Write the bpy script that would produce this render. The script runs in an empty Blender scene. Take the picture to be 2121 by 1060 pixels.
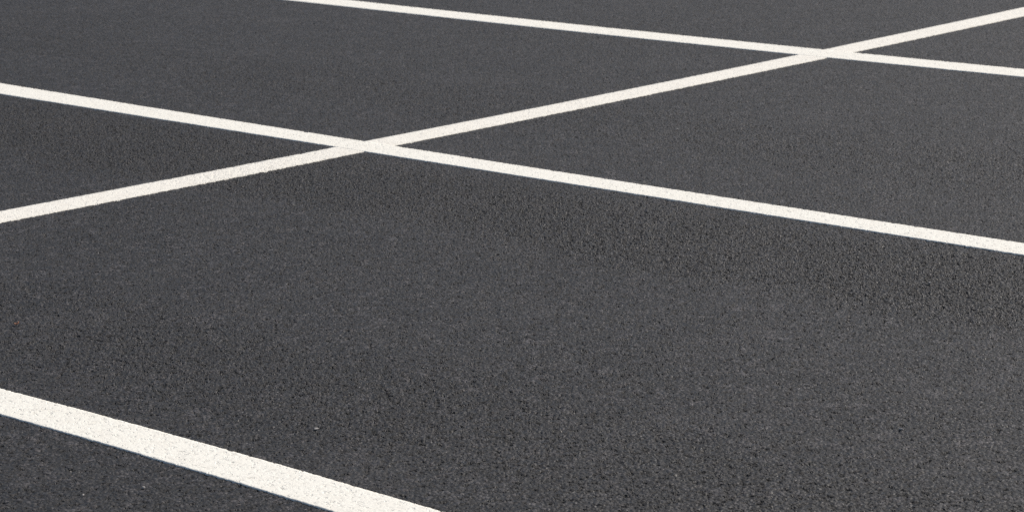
import bpy, math
import numpy as np
from mathutils import Matrix, Vector, noise

sc = bpy.context.scene
R = math.radians

# ------------------------------------------------------------------ camera
F = Vector((0.0, 0.97512363, -0.2216617))
RT = Vector((0.9999078, -0.00300991, -0.01324107))
UP = Vector((0.01357886, 0.22164126, 0.97503373))
cam = bpy.data.cameras.new('camera')
cam.sensor_width = 36.0
cam.sensor_fit = 'HORIZONTAL'
cam.lens = 88.87
cam.clip_start = 0.05
cam.clip_end = 2000
cam.dof.use_dof = True
cam.dof.focus_distance = 5.9
cam.dof.aperture_fstop = 9.5
co = bpy.data.objects.new('camera', cam)
sc.collection.objects.link(co)
M = Matrix((RT, UP, -F)).transposed().to_4x4()
M.translation = Vector((0, 0, 1.4107))
co.matrix_world = M
sc.camera = co

# ------------------------------------------------------------------ light
SUN_EL, SUN_AZ = R(45), R(60)          # azimuth clockwise from +Y (view direction): sun ahead to the right
w = bpy.data.worlds.new('World')
sc.world = w
w.use_nodes = True
nt = w.node_tree
bg = nt.nodes['Background']
sky = nt.nodes.new('ShaderNodeTexSky')
sky.sky_type = 'NISHITA'
sky.sun_disc = False
sky.sun_elevation = SUN_EL
sky.sun_rotation = SUN_AZ
sky.dust_density = 2.6
nt.links.new(sky.outputs[0], bg.inputs[0])
bg.inputs[1].default_value = 0.10
sun = bpy.data.lights.new('sun', 'SUN')
sun.energy = 3.8
sun.angle = R(0.5)
sun.color = (1.0, 0.945, 0.86)
so = bpy.data.objects.new('sun', sun)
sc.collection.objects.link(so)
d = Vector((math.sin(SUN_AZ) * math.cos(SUN_EL), math.cos(SUN_AZ) * math.cos(SUN_EL), math.sin(SUN_EL)))
so.rotation_euler = (-d).to_track_quat('-Z', 'Y').to_euler()
sc.view_settings.view_transform = 'Standard'
sc.view_settings.look = 'None'
sc.view_settings.exposure = 0.0
sc.view_settings.gamma = 1.0
sc.cycles.use_denoising = False            # the stone grain is finer than a denoiser keeps
sc.cycles.pixel_filter_type = 'BLACKMAN_HARRIS'
sc.cycles.filter_width = 1.1
sc.cycles.max_bounces = 4
sc.cycles.sample_clamp_direct = 2.5
sc.cycles.sample_clamp_indirect = 1.5

# bay axes on the ground: T along the bay lines, N across them
T = np.array([0.74265282, -0.66967663])
N = np.array([0.66967663, 0.74265282])


# ------------------------------------------------------------------ node helpers
class G:
    def __init__(s, mat):
        mat.use_nodes = True
        s.t = mat.node_tree
        s.b = s.t.nodes['Principled BSDF']
        s.out = s.t.nodes['Material Output']
        mat.displacement_method = 'BOTH'

    def n(s, typ, **kw):
        x = s.t.nodes.new(typ)
        for k, v in kw.items():
            setattr(x, k, v)
        return x

    def l(s, a, b):
        s.t.links.new(a, b)

    def setin(s, sock, v):
        if isinstance(v, (int, float, tuple)):
            sock.default_value = v
        else:
            s.l(v, sock)

    def m(s, op, a, b=0.0, c=0.0, clamp=False):
        x = s.n('ShaderNodeMath', operation=op)
        x.use_clamp = clamp
        for i, v in enumerate((a, b, c)):
            s.setin(x.inputs[i], v)
        return x.outputs[0]

    def ramp(s, v, a, b, lo=0.0, hi=1.0, smooth=True):
        x = s.n('ShaderNodeMapRange')
        if smooth:
            x.interpolation_type = 'SMOOTHSTEP'
        s.l(v, x.inputs[0])
        for i, q in enumerate((a, b, lo, hi)):
            x.inputs[i + 1].default_value = q
        return x.outputs[0]

    def noise(s, vec, scale, detail=2.0, rough=0.5):
        x = s.n('ShaderNodeTexNoise', noise_dimensions='3D')
        s.l(vec, x.inputs['Vector'])
        x.inputs['Scale'].default_value = scale
        x.inputs['Detail'].default_value = detail
        x.inputs['Roughness'].default_value = rough
        return x.outputs[0]

    def vor(s, vec, scale, feature='F1', rnd=1.0):
        x = s.n('ShaderNodeTexVoronoi', voronoi_dimensions='3D', feature=feature)
        s.l(vec, x.inputs['Vector'])
        x.inputs['Scale'].default_value = scale
        x.inputs['Randomness'].default_value = rnd
        return x

    def mix(s, f, a, b):
        x = s.n('ShaderNodeMix', data_type='RGBA')
        s.setin(x.inputs[0], f)
        s.setin(x.inputs[6], a)
        s.setin(x.inputs[7], b)
        return x.outputs[2]


def relief(g):
    """Height of the worn asphalt: rolled stones, gaps between them, open pits. 0 at the top, negative down (metres)."""
    tc = g.n('ShaderNodeTexCoord')
    P0 = tc.outputs['Object']
    fl = g.n('ShaderNodeVectorMath', operation='MULTIPLY')      # keep the pattern two-dimensional
    g.l(P0, fl.inputs[0])
    fl.inputs[1].default_value = (1, 1, 0)
    P = fl.outputs[0]
    wob = g.n('ShaderNodeTexNoise', noise_dimensions='3D')
    g.l(P, wob.inputs['Vector'])
    wob.inputs['Scale'].default_value = 70
    wob.inputs['Detail'].default_value = 2
    sub = g.n('ShaderNodeVectorMath', operation='MULTIPLY_ADD')
    g.l(wob.outputs['Color'], sub.inputs[0])
    sub.inputs[1].default_value = (0.008, 0.008, 0)
    g.l(P, sub.inputs[2])
    PW = sub.outputs[0]
    # stretches along the paver lane that came out coarser
    uv = g.n('ShaderNodeVectorRotate', rotation_type='Z_AXIS')
    g.l(P, uv.inputs['Vector'])
    uv.inputs['Angle'].default_value = 0.73377
    sep = g.n('ShaderNodeSeparateXYZ')
    g.l(uv.outputs[0], sep.inputs[0])
    big = g.noise(P, 0.75, 3, 0.55)
    vv = g.m('ADD', sep.outputs[1], g.m('MULTIPLY', g.m('SUBTRACT', g.noise(P, 1.3, 3, 0.5), 0.5), 0.22))

    def band(c, hw):
        q = g.m('DIVIDE', g.m('ABSOLUTE', g.m('SUBTRACT', vv, c)), hw)
        return g.ramp(q, 0.45, 1.05, 1.0, 0.0)
    bands = g.m('ADD', g.m('MULTIPLY', band(5.03, 0.42), 1.3), g.m('MULTIPLY', band(3.45, 0.34), 0.5))
    bands = g.m('ADD', bands, g.m('MULTIPLY', band(6.3, 0.33), 0.35))
    bands = g.m('ADD', bands, g.m('MULTIPLY', band(2.0, 0.5), 0.6))
    coarse = g.m('ADD', g.m('MULTIPLY', bands, 0.55), g.m('MULTIPLY', g.m('SUBTRACT', big, 0.42), 0.75), clamp=True)
    # stones
    v1 = g.vor(PW, 132)
    v2 = g.vor(PW, 210)
    d1 = g.m('POWER', g.ramp(v1.outputs['Distance'], 0.05, 0.78, 0, 1), 1.5)
    d2 = g.ramp(v2.outputs['Distance'], 0.1, 0.8, 0, 1)
    rnd = g.n('ShaderNodeSeparateColor')
    g.l(v1.outputs['Color'], rnd.inputs[0])
    sink = g.ramp(rnd.outputs[0], 0.55, 1.0, 0, 1)              # some stones sit lower
    pn = g.noise(P, 75, 2.5, 0.6)
    pth = g.m('SUBTRACT', 0.590, g.m('MULTIPLY', coarse, 0.055))
    pit = g.m('MULTIPLY', g.m('SUBTRACT', pn, pth), 11.0, clamp=True)
    pn2 = g.noise(PW, 54, 3.0, 0.65)
    pit2 = g.m('MULTIPLY', g.m('SUBTRACT', pn2, g.m('SUBTRACT', 0.604, g.m('MULTIPLY', coarse, 0.055))), 14.0, clamp=True)
    pit = g.m('MAXIMUM', pit, pit2)
    clump = g.noise(PW, 34, 4.0, 0.75)
    clump = g.m('ADD', g.m('MULTIPLY', clump, 0.6), g.m('MULTIPLY', g.noise(P, 15, 3.0, 0.7), 0.4))
    h = g.m('MULTIPLY', d1, -0.0017)
    h = g.m('ADD', h, g.m('MULTIPLY', d2, -0.0005))
    h = g.m('ADD', h, g.m('MULTIPLY', sink, -0.0007))
    h = g.m('MULTIPLY', h, g.m('ADD', 0.8, g.m('MULTIPLY', coarse, 0.7)))
    h = g.m('ADD', h, g.m('MULTIPLY', pit, -0.0052))
    h = g.m('ADD', h, g.m('MULTIPLY', g.m('SUBTRACT', g.noise(P, 420, 1, 0.5), 0.5), 0.0004))
    return dict(P=P, h=h, pit=pit, coarse=coarse, rnd=rnd, d1=d1, big=big, v2=v2, d2=d2, clump=clump)


def displace(g, h, scale=1.0):
    dn = g.n('ShaderNodeDisplacement')
    up = g.n('ShaderNodeCombineXYZ')
    up.inputs[2].default_value = 1.0
    g.l(up.outputs[0], dn.inputs['Normal'])
    g.l(h, dn.inputs['Height'])
    dn.inputs['Midlevel'].default_value = 0
    dn.inputs['Scale'].default_value = scale
    g.l(dn.outputs[0], g.out.inputs['Displacement'])


def asphalt_material():
    mat = bpy.data.materials.new('asphalt')
    g = G(mat)
    r = relief(g)
    # bitumen-coated stones of slightly different greys
    tone = g.ramp(r['rnd'].outputs[1], 0, 1, 0, 1, smooth=False)
    c = g.mix(g.m('POWER', tone, 1.6), (0.0070, 0.0068, 0.0074, 1), (0.104, 0.0960, 0.0975, 1))
    # tight black binder between the stones, and bare or coated clusters a few centimetres across
    c = g.mix(g.m('MULTIPLY', g.ramp(r['d1'], 0.35, 0.9), 0.85), c, (0.006, 0.006, 0.0065, 1))
    c = g.mix(g.ramp(r['clump'], 0.43, 0.56, 0.0, 0.92), c, (0.012, 0.0118, 0.0122, 1))
    c = g.mix(g.ramp(r['clump'], 0.46, 0.35, 0.0, 0.55), c, (0.086, 0.0805, 0.0825, 1))
    # brownish / bluish drift
    dr = g.noise(r['P'], 6.0, 4, 0.6)
    c = g.mix(g.ramp(dr, 0.35, 0.65, 0, 0.35), c, (0.028, 0.0265, 0.0255, 1))
    # coarse stretches hold more bare black binder
    c = g.mix(g.m('MULTIPLY', r['coarse'], 0.70), c, (0.016, 0.0155, 0.016, 1))
    # broad uneven patches of greyer dust and blacker binder
    mot = g.noise(r['P'], 2.6, 5, 0.62)
    c = g.mix(g.ramp(mot, 0.5, 0.72, 0, 0.25), c, (0.012, 0.012, 0.013, 1))
    c = g.mix(g.ramp(mot, 0.5, 0.3, 0, 0.14), c, (0.070, 0.066, 0.068, 1))
    # binder in the open pits, with their recess shade painted into the colour
    c = g.mix(g.m('MULTIPLY', r['pit'], 0.92), c, (0.004, 0.004, 0.0045, 1))
    # rare pale stone chips
    sc2 = g.n('ShaderNodeSeparateColor')
    g.l(r['v2'].outputs['Color'], sc2.inputs[0])
    chip = g.m('MULTIPLY', g.ramp(sc2.outputs[2], 0.985, 0.992), g.ramp(r['v2'].outputs['Distance'], 0.35, 0.2))
    c = g.mix(g.m('MULTIPLY', chip, 0.5), c, (0.26, 0.25, 0.24, 1))
    g.l(c, g.b.inputs['Base Color'])
    rg = g.ramp(sc2.outputs[1], 0, 1, 0.5, 0.85, smooth=False)
    g.l(rg, g.b.inputs['Roughness'])
    g.b.inputs['Specular IOR Level'].default_value = 0.45
    displace(g, r['h'])
    return mat


def paint_material(name, a, b, grime):
    mat = bpy.data.materials.new(name)
    g = G(mat)
    r = relief(g)
    wear = g.noise(r['P'], 3.0, 4, 0.6)
    c = g.mix(wear, a, b)
    dirt = g.noise(r['P'], 26, 3, 0.65)
    c = g.mix(g.ramp(dirt, 0.45, 0.70, 0, grime), c, (0.56, 0.50, 0.42, 1))
    # pits the paint never reached
    bare = g.ramp(r['pit'], 0.75, 1.0, 0, 0.2)
    c = g.mix(bare, c, (0.26, 0.24, 0.21, 1))
    gaps = g.m('MULTIPLY', g.ramp(r['d1'], 0.72, 1.0), g.ramp(g.noise(r['P'], 60, 2), 0.5, 0.62, 0, 0.28))
    c = g.mix(gaps, c, (0.30, 0.28, 0.25, 1))
    g.l(c, g.b.inputs['Base Color'])
    g.b.inputs['Roughness'].default_value = 0.75
    g.b.inputs['Specular IOR Level'].default_value = 0.3
    displace(g, r['h'], 0.26)
    return mat


MA = asphalt_material()
MP = paint_material('white_road_paint', (0.80, 0.775, 0.695, 1), (0.825, 0.805, 0.735, 1), 0.15)
MC = paint_material('creamy_worn_road_paint', (0.79, 0.755, 0.675, 1), (0.82, 0.795, 0.725, 1), 0.2)


def grid_mesh(name, X, Y, Z, mat, smooth=True):
    """X, Y, Z are (rows, cols) arrays: one continuous sheet."""
    r, c = X.shape
    me = bpy.data.meshes.new(name)
    nv = r * c
    me.vertices.add(nv)
    me.vertices.foreach_set('co', np.stack([X, Y, Z], -1).astype(np.float32).ravel())
    i = (np.arange(r - 1)[:, None] * c + np.arange(c - 1)[None, :]).ravel()
    f = np.stack([i, i + 1, i + c + 1, i + c], 1).astype(np.int32)
    nf = len(f)
    me.loops.add(nf * 4)
    me.loops.foreach_set('vertex_index', f.ravel())
    me.polygons.add(nf)
    me.polygons.foreach_set('loop_start', np.arange(nf, dtype=np.int32) * 4)
    me.polygons.foreach_set('loop_total', np.full(nf, 4, np.int32))
    me.polygons.foreach_set('use_smooth', np.full(nf, smooth))
    me.materials.append(mat)
    me.update(calc_edges=True)
    o = bpy.data.objects.new(name, me)
    sc.collection.objects.link(o)
    return o


def grow(a, end, step, k):
    out = []
    while abs(a) < abs(end):
        a += step
        step *= k
        out.append(a)
    return out


# ------------------------------------------------------------------ ground
xs = list(np.arange(-3.2, 3.2, 0.0046))
xs = sorted([-x for x in grow(3.2, 400, 0.006, 1.09)]) + xs + grow(xs[-1], 400, 0.006, 1.09)
ys = [3.7]
while ys[-1] < 12.6:
    ys.append(ys[-1] + 0.0040 * (ys[-1] / 4.2) ** 0.8)
ys = sorted([3.7 - (q - 1) for q in grow(1, 300, 0.006, 1.09)]) + ys + grow(ys[-1], 500, 0.012, 1.09)
X, Y = np.meshgrid(np.array(xs), np.array(ys))
g_ = grid_mesh('asphalt_ground', X, Y, np.zeros_like(X), MA)
g_['kind'] = 'structure'


# ------------------------------------------------------------------ painted lines
def edge(q, a, b):
    """Hand-laid edge: bends gently between a and b, runs straight on beyond."""
    def f(s):
        v = np.polyval(q, s)
        for e in (a, b):
            m = s < e if e == a else s > e
            sl = 2 * q[0] * e + q[1]
            v = np.where(m, np.polyval(q, e) + sl * 0.8 * np.tanh((s - e) / 0.8), v)
        return v
    return f


def ragged(s, seed):
    v = np.array([noise.noise((x * 38, seed, 0)) * 0.0015 + noise.noise((x * 120, seed, 7)) * 0.0011
                  + noise.noise((x * 5, seed, 3)) * 0.0018 for x in s])
    return v


def line(lo, hi, s0, s1, f0, f1, z, seed, along, across, label, mat=None, shift=-0.006, trim=(0.001, 0.002)):
    """Strip of paint between s0 and s1, finely divided from f0 to f1 where it is seen from close by."""
    s = list(np.arange(f0, f1, 0.0045))
    s = sorted([f0 - (q - 1) for q in grow(1, 1 + f0 - s0, 0.006, 1.05)]) + s + [s[-1] + (q - 1) for q in grow(1, 1 + s1 - f1, 0.006, 1.05)]
    s = np.array(s)
    tr = np.interp(s, (f0, f1), trim)
    a = lo(s) + ragged(s, seed) + shift + tr
    b = hi(s) + ragged(s, seed + 31) + shift - tr
    k = np.linspace(0, 1, 31)
    S = np.repeat(s[:, None], len(k) + 2, 1)
    W = a[:, None] + (b - a)[:, None] * k[None, :]
    W = np.concatenate([W[:, :1], W, W[:, -1:]], 1)
    Z = np.full_like(W, z)
    Z[:, 0] = Z[:, -1] = -0.0045                         # the film turns down into the road at its edges
    X = S * along[0] + W * across[0]
    Y = S * along[1] + W * across[1]
    if along[0] * across[1] - along[1] * across[0] > 0:   # keep the faces looking up
        X, Y, Z = X[::-1], Y[::-1], Z[::-1]
    o = grid_mesh('painted_line', X, Y, Z, mat or MP)
    o['label'] = label
    o['category'] = 'road marking'
    return o


HW = 0.0631
G1 = 'white bay divider lines running side by side'
l1 = line(edge([-0.018547, -0.1304, 2.68741], -4.0, -3.05), edge([-0.021978, -0.150655, 2.78389], -4.16, -2.91),
          -30, 12, -4.9, -2.3, 0.0014, 1, T, N,
          'nearest and broadest white line, cutting across the bottom left corner of the asphalt', shift=-0.001)
l2 = line(edge([0.00042491, 0.00523498, 5.426375], -7.3, -3.17), edge([0.0032061, 0.0275946, 5.5903724], -7.5, -3.24),
          -30, 12, -8.3, -2.4, 0.0014, 2, T, N,
          'white line sloping down from left edge to right edge through the nearer crossing')
l3 = line(edge([0.00956189, 0.1280312, 8.3013646], -7.69, -4.65), edge([0.00952279, 0.12703984, 8.4643975], -7.86, -4.74),
          -30, 12, -9.2, -3.8, 0.0014, 3, T, N,
          'farthest and thinnest white line, starting at the top edge and passing the farther crossing')
for o in (l1, l2, l3):
    o['group'] = G1
# the line that runs the other way and crosses two of them (coordinates: position along N, offset along -T)
l4 = line(edge([-0.00634456, 0.08226391, -5.8711354], 4.14, 9.62), edge([-0.00541901, 0.07326081, -5.71693799], 4.04, 9.36),
          -20, 40, 3.5, 10.8, 0.0012, 4, N, T,
          'slightly creamier line rising from the left edge to the top right corner, crossing two others', MC, 0.0, (0.0025, 0.0075))


# ------------------------------------------------------------------ small litter on the asphalt
def simple_mat(name, a, b, scale, rough):
    mat = bpy.data.materials.new(name)
    mat.use_nodes = True
    t = mat.node_tree
    tc = t.nodes.new('ShaderNodeTexCoord')
    nz = t.nodes.new('ShaderNodeTexNoise')
    nz.inputs['Scale'].default_value = scale
    nz.inputs['Detail'].default_value = 4
    mx = t.nodes.new('ShaderNodeMix')
    mx.data_type = 'RGBA'
    mx.inputs[6].default_value = a
    mx.inputs[7].default_value = b
    t.links.new(tc.outputs['Object'], nz.inputs['Vector'])
    t.links.new(nz.outputs[0], mx.inputs[0])
    bs = t.nodes['Principled BSDF']
    t.links.new(mx.outputs[2], bs.inputs['Base Color'])
    bs.inputs['Roughness'].default_value = rough
    return mat


def leaf():
    """Curled scrap of a dry leaf, 25 mm long, with a stalk stub."""
    me = bpy.data.meshes.new('leaf_fragment')
    vs, fs = [], []
    n, k = 12, 6
    for side in (0, 1):
        for i in range(n + 1):
            s = i / n
            half = 0.0075 * math.sin(math.pi * min(1, s * 0.93 + 0.05)) ** 0.7 * (1 + 0.18 * noise.noise((s * 9, 4, side)))
            for j in range(k + 1):
                q = j / k * 2 - 1
                vs.append((0.026 * (s - 0.5), half * q,
                           0.0012 + 0.0065 * q * q * (0.6 + s * 0.6) + 0.005 * (s - 0.4) ** 2 * 4 - 0.0004 * side))
    c = k + 1
    h = (n + 1) * c
    for i in range(n):
        for j in range(k):
            a = i * c + j
            fs.append((a, a + c, a + c + 1, a + 1))
            fs.append((h + a, h + a + 1, h + a + c + 1, h + a + c))
    rim = [i * c for i in range(n + 1)] + [n * c + j for j in range(1, c)] + [i * c + k for i in range(n - 1, -1, -1)] + list(range(k - 1, 0, -1))
    for i, a in enumerate(rim):
        b = rim[(i + 1) % len(rim)]
        fs.append((a, b, h + b, h + a))
    me.from_pydata(vs, [], fs)
    me.materials.append(simple_mat('dry_leaf', (0.42, 0.17, 0.08, 1), (0.66, 0.40, 0.28, 1), 160, 0.6))
    me.update()
    o = bpy.data.objects.new('leaf_fragment', me)
    sc.collection.objects.link(o)
    return o


lf = leaf()
lf.location = (-1.127, 5.568, 0.0)
lf.scale = (0.45, 0.5, 0.62)
lf.rotation_euler = (0, 0, 0.25)
lf['label'] = 'tiny orange brown scrap of dry leaf on the asphalt near the left edge'
lf['category'] = 'leaf'

STONE = simple_mat('pale_stone', (0.20, 0.19, 0.18, 1), (0.42, 0.40, 0.38, 1), 260, 0.7)


def chip(x, y, size, flat, rot, seed, label):
    import bmesh
    bm = bmesh.new()
    bmesh.ops.create_icosphere(bm, subdivisions=2, radius=1.0)
    for v in bm.verts:
        p = v.co.copy()
        f = 1 + 0.42 * noise.noise(p * 1.1 + Vector((seed, 0, 0))) + 0.12 * noise.noise(p * 3 + Vector((0, seed, 0)))
        v.co = Vector((p.x * f * size, p.y * f * size * 0.62, p.z * f * size * flat))
    me = bpy.data.meshes.new('stone_chip')
    bm.to_mesh(me)
    bm.free()
    me.materials.append(STONE)
    o = bpy.data.objects.new('stone_chip', me)
    sc.collection.objects.link(o)
    o.location = (x, y, size * flat * 0.5)
    o.rotation_euler = (0, 0, rot)
    o['label'] = label
    o['category'] = 'stone chip'
    o['group'] = 'loose stone chips on the asphalt'


for a in [
    (0.535, 8.006, 0.0042, 0.5, 0.2, 11, 'small pale grey stone chip alone on far asphalt, right of the rising line'),
    (-0.385, 4.715, 0.0050, 0.35, 0.35, 23, 'longest stone chip, a flat grey sliver just above the nearest line'),
    (-0.671, 4.359, 0.0034, 0.7, 0.5, 5, 'tiny bright white chip in the bottom left corner, right one of two'),
    (-0.774, 4.322, 0.0027, 0.7, 1.1, 8, 'tiny bright white chip closest to the bottom left corner of the view'),
    (0.992, 5.850, 0.0042, 0.6, 0.0, 31, 'small pale chip below the long line close to the right edge'),
    (0.743, 4.658, 0.0046, 0.5, 2.7, 14, 'small pale chip on empty asphalt low down near the bottom right corner'),
]:
    chip(*a)
